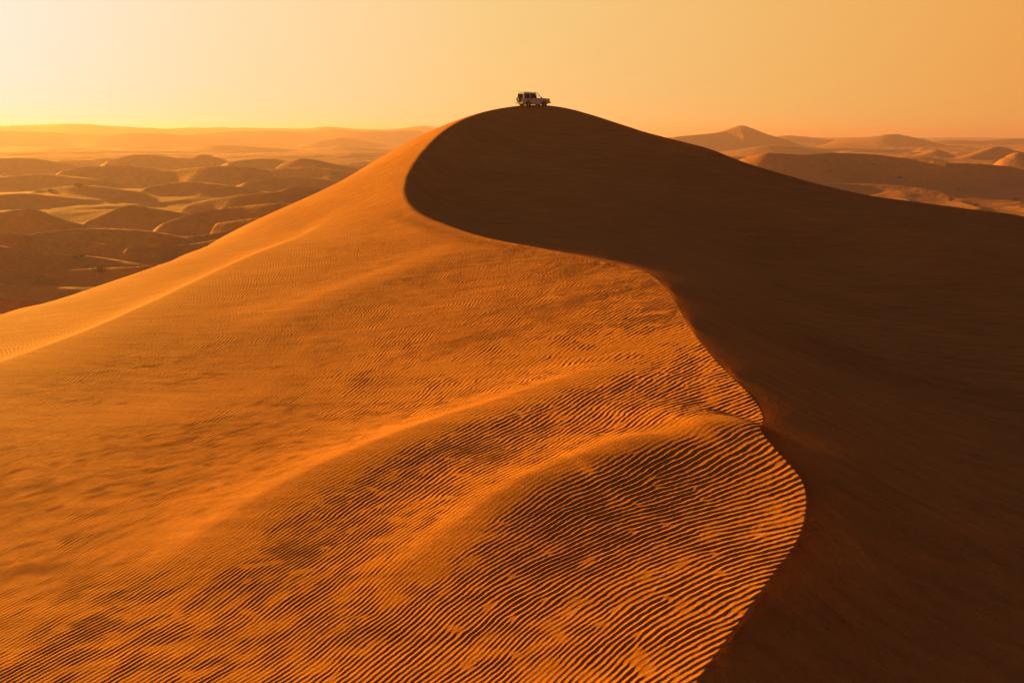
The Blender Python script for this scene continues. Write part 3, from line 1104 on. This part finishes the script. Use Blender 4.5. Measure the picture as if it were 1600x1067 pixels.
SHRUBS = [
    (122, 404, 20, 7, "flat wide shrub on the crest of the near left dune"),
    (157, 427, 20, 10, "round bushy shrub in the hollow below the near left dune, biggest on the left"),
    (61, 442, 12, 5, "small dark shrub nearest the left edge, low in the hollow"),
    (122, 293, 16, 6, "wide dark shrub far out on the left plain, right one of a pair"),
    (79, 301, 13, 5, "low shrub far out on the left plain, left one of a pair"),
    (1297, 270, 9, 5, "small shrub on the shaded ridge at right, nearest to the great dune"),
    (1405, 280, 9, 5, "shrub at the foot of the shaded ridge at right, in its middle"),
    (1365, 259, 7, 4, "tiny shrub high on the face of the shaded ridge at right"),
    (1498, 298, 8, 4, "left shrub of the close pair on the pale flat at right"),
    (1509, 300, 7, 4, "right shrub of the close pair on the pale flat at right"),
    (1485, 315, 11, 6, "bushy shrub just above the great dune's right skyline"),
    (1525, 322, 8, 4, "small shrub on the pale flat, lowest on the right"),
    (1585, 314, 14, 6, "wide dark shrub on the pale flat by the right edge"),
]
for i, (u, v, wpx, hpx, lab) in enumerate(SHRUBS):
    p = on_ground(u, v, 120, 1500)
    if p is None:
        print('no ground for shrub', u, v)
        continue
    dist = float(np.linalg.norm(p))
    w, h = wpx / F_PX * dist, hpx / F_PX * dist
    o = bpy.data.objects.new("desert_shrub", shrub(w, h, 100 + i))
    o.location = (p[0], p[1], p[2] - .03 * h)
    link(o, label=lab, category="shrub", group="shrubs on the desert plain")

# ------------------------------------------------------------------ sand blowing off the brink
g = np.random.default_rng(21)
NG = 60000
ci = (g.beta(1.2, 1.4, NG) * 20 + 4) * NS
i0 = ci.astype(int)
fr = ci - i0
P = BRS[i0] * (1 - fr[:, None]) + BRS[np.minimum(i0 + 1, len(BRS) - 1)] * fr[:, None]
T = BRS[np.minimum(i0 + 2, len(BRS) - 1)] - BRS[np.maximum(i0 - 2, 0)]
T[:, 2] = 0
T /= np.linalg.norm(T, axis=1)[:, None]
gust = np.clip(.5 + .8 * vnoise(ci / NS * 1.3, ci * 0 + .5, 41), .05, 1.2)
reach = g.exponential(.34, NG) * gust * (1 + np.linalg.norm(P, axis=1) / 40)
Nn = np.stack([T[:, 1], -T[:, 0], 0 * T[:, 0]], 1) * .8 + np.array([.35, -.1, 0])
C0 = P + Nn * reach[:, None]
C0[:, 2] += g.exponential(.05, NG) * (.5 + reach) + .01 - .10 * reach
sz = g.uniform(.0008, .0020, NG) * (1 + np.linalg.norm(P, axis=1) / 25)
tet = np.array([[1, 1, 1], [1, -1, -1], [-1, 1, -1], [-1, -1, 1]], float)
V = (C0[:, None] + tet[None] * sz[:, None, None]).reshape(-1, 3)
q = np.arange(NG)[:, None] * 4
Fc = np.stack([q + [0, 1, 2], q + [0, 3, 1], q + [0, 2, 3], q + [1, 3, 2]], 1).reshape(-1, 3)
me = bpy.data.meshes.new("blowing_sand")
me.vertices.add(len(V))
me.vertices.foreach_set('co', V.astype(np.float32).ravel())
me.loops.add(Fc.size)
me.loops.foreach_set('vertex_index', Fc.astype(np.int32).ravel())
me.polygons.add(len(Fc))
me.polygons.foreach_set('loop_start', np.arange(0, Fc.size, 3, dtype=np.int32))
me.polygons.foreach_set('loop_total', np.full(len(Fc), 3, dtype=np.int32))
me.materials.append(SAND)
me.update()
link(bpy.data.objects.new("blowing_sand", me), kind="stuff")
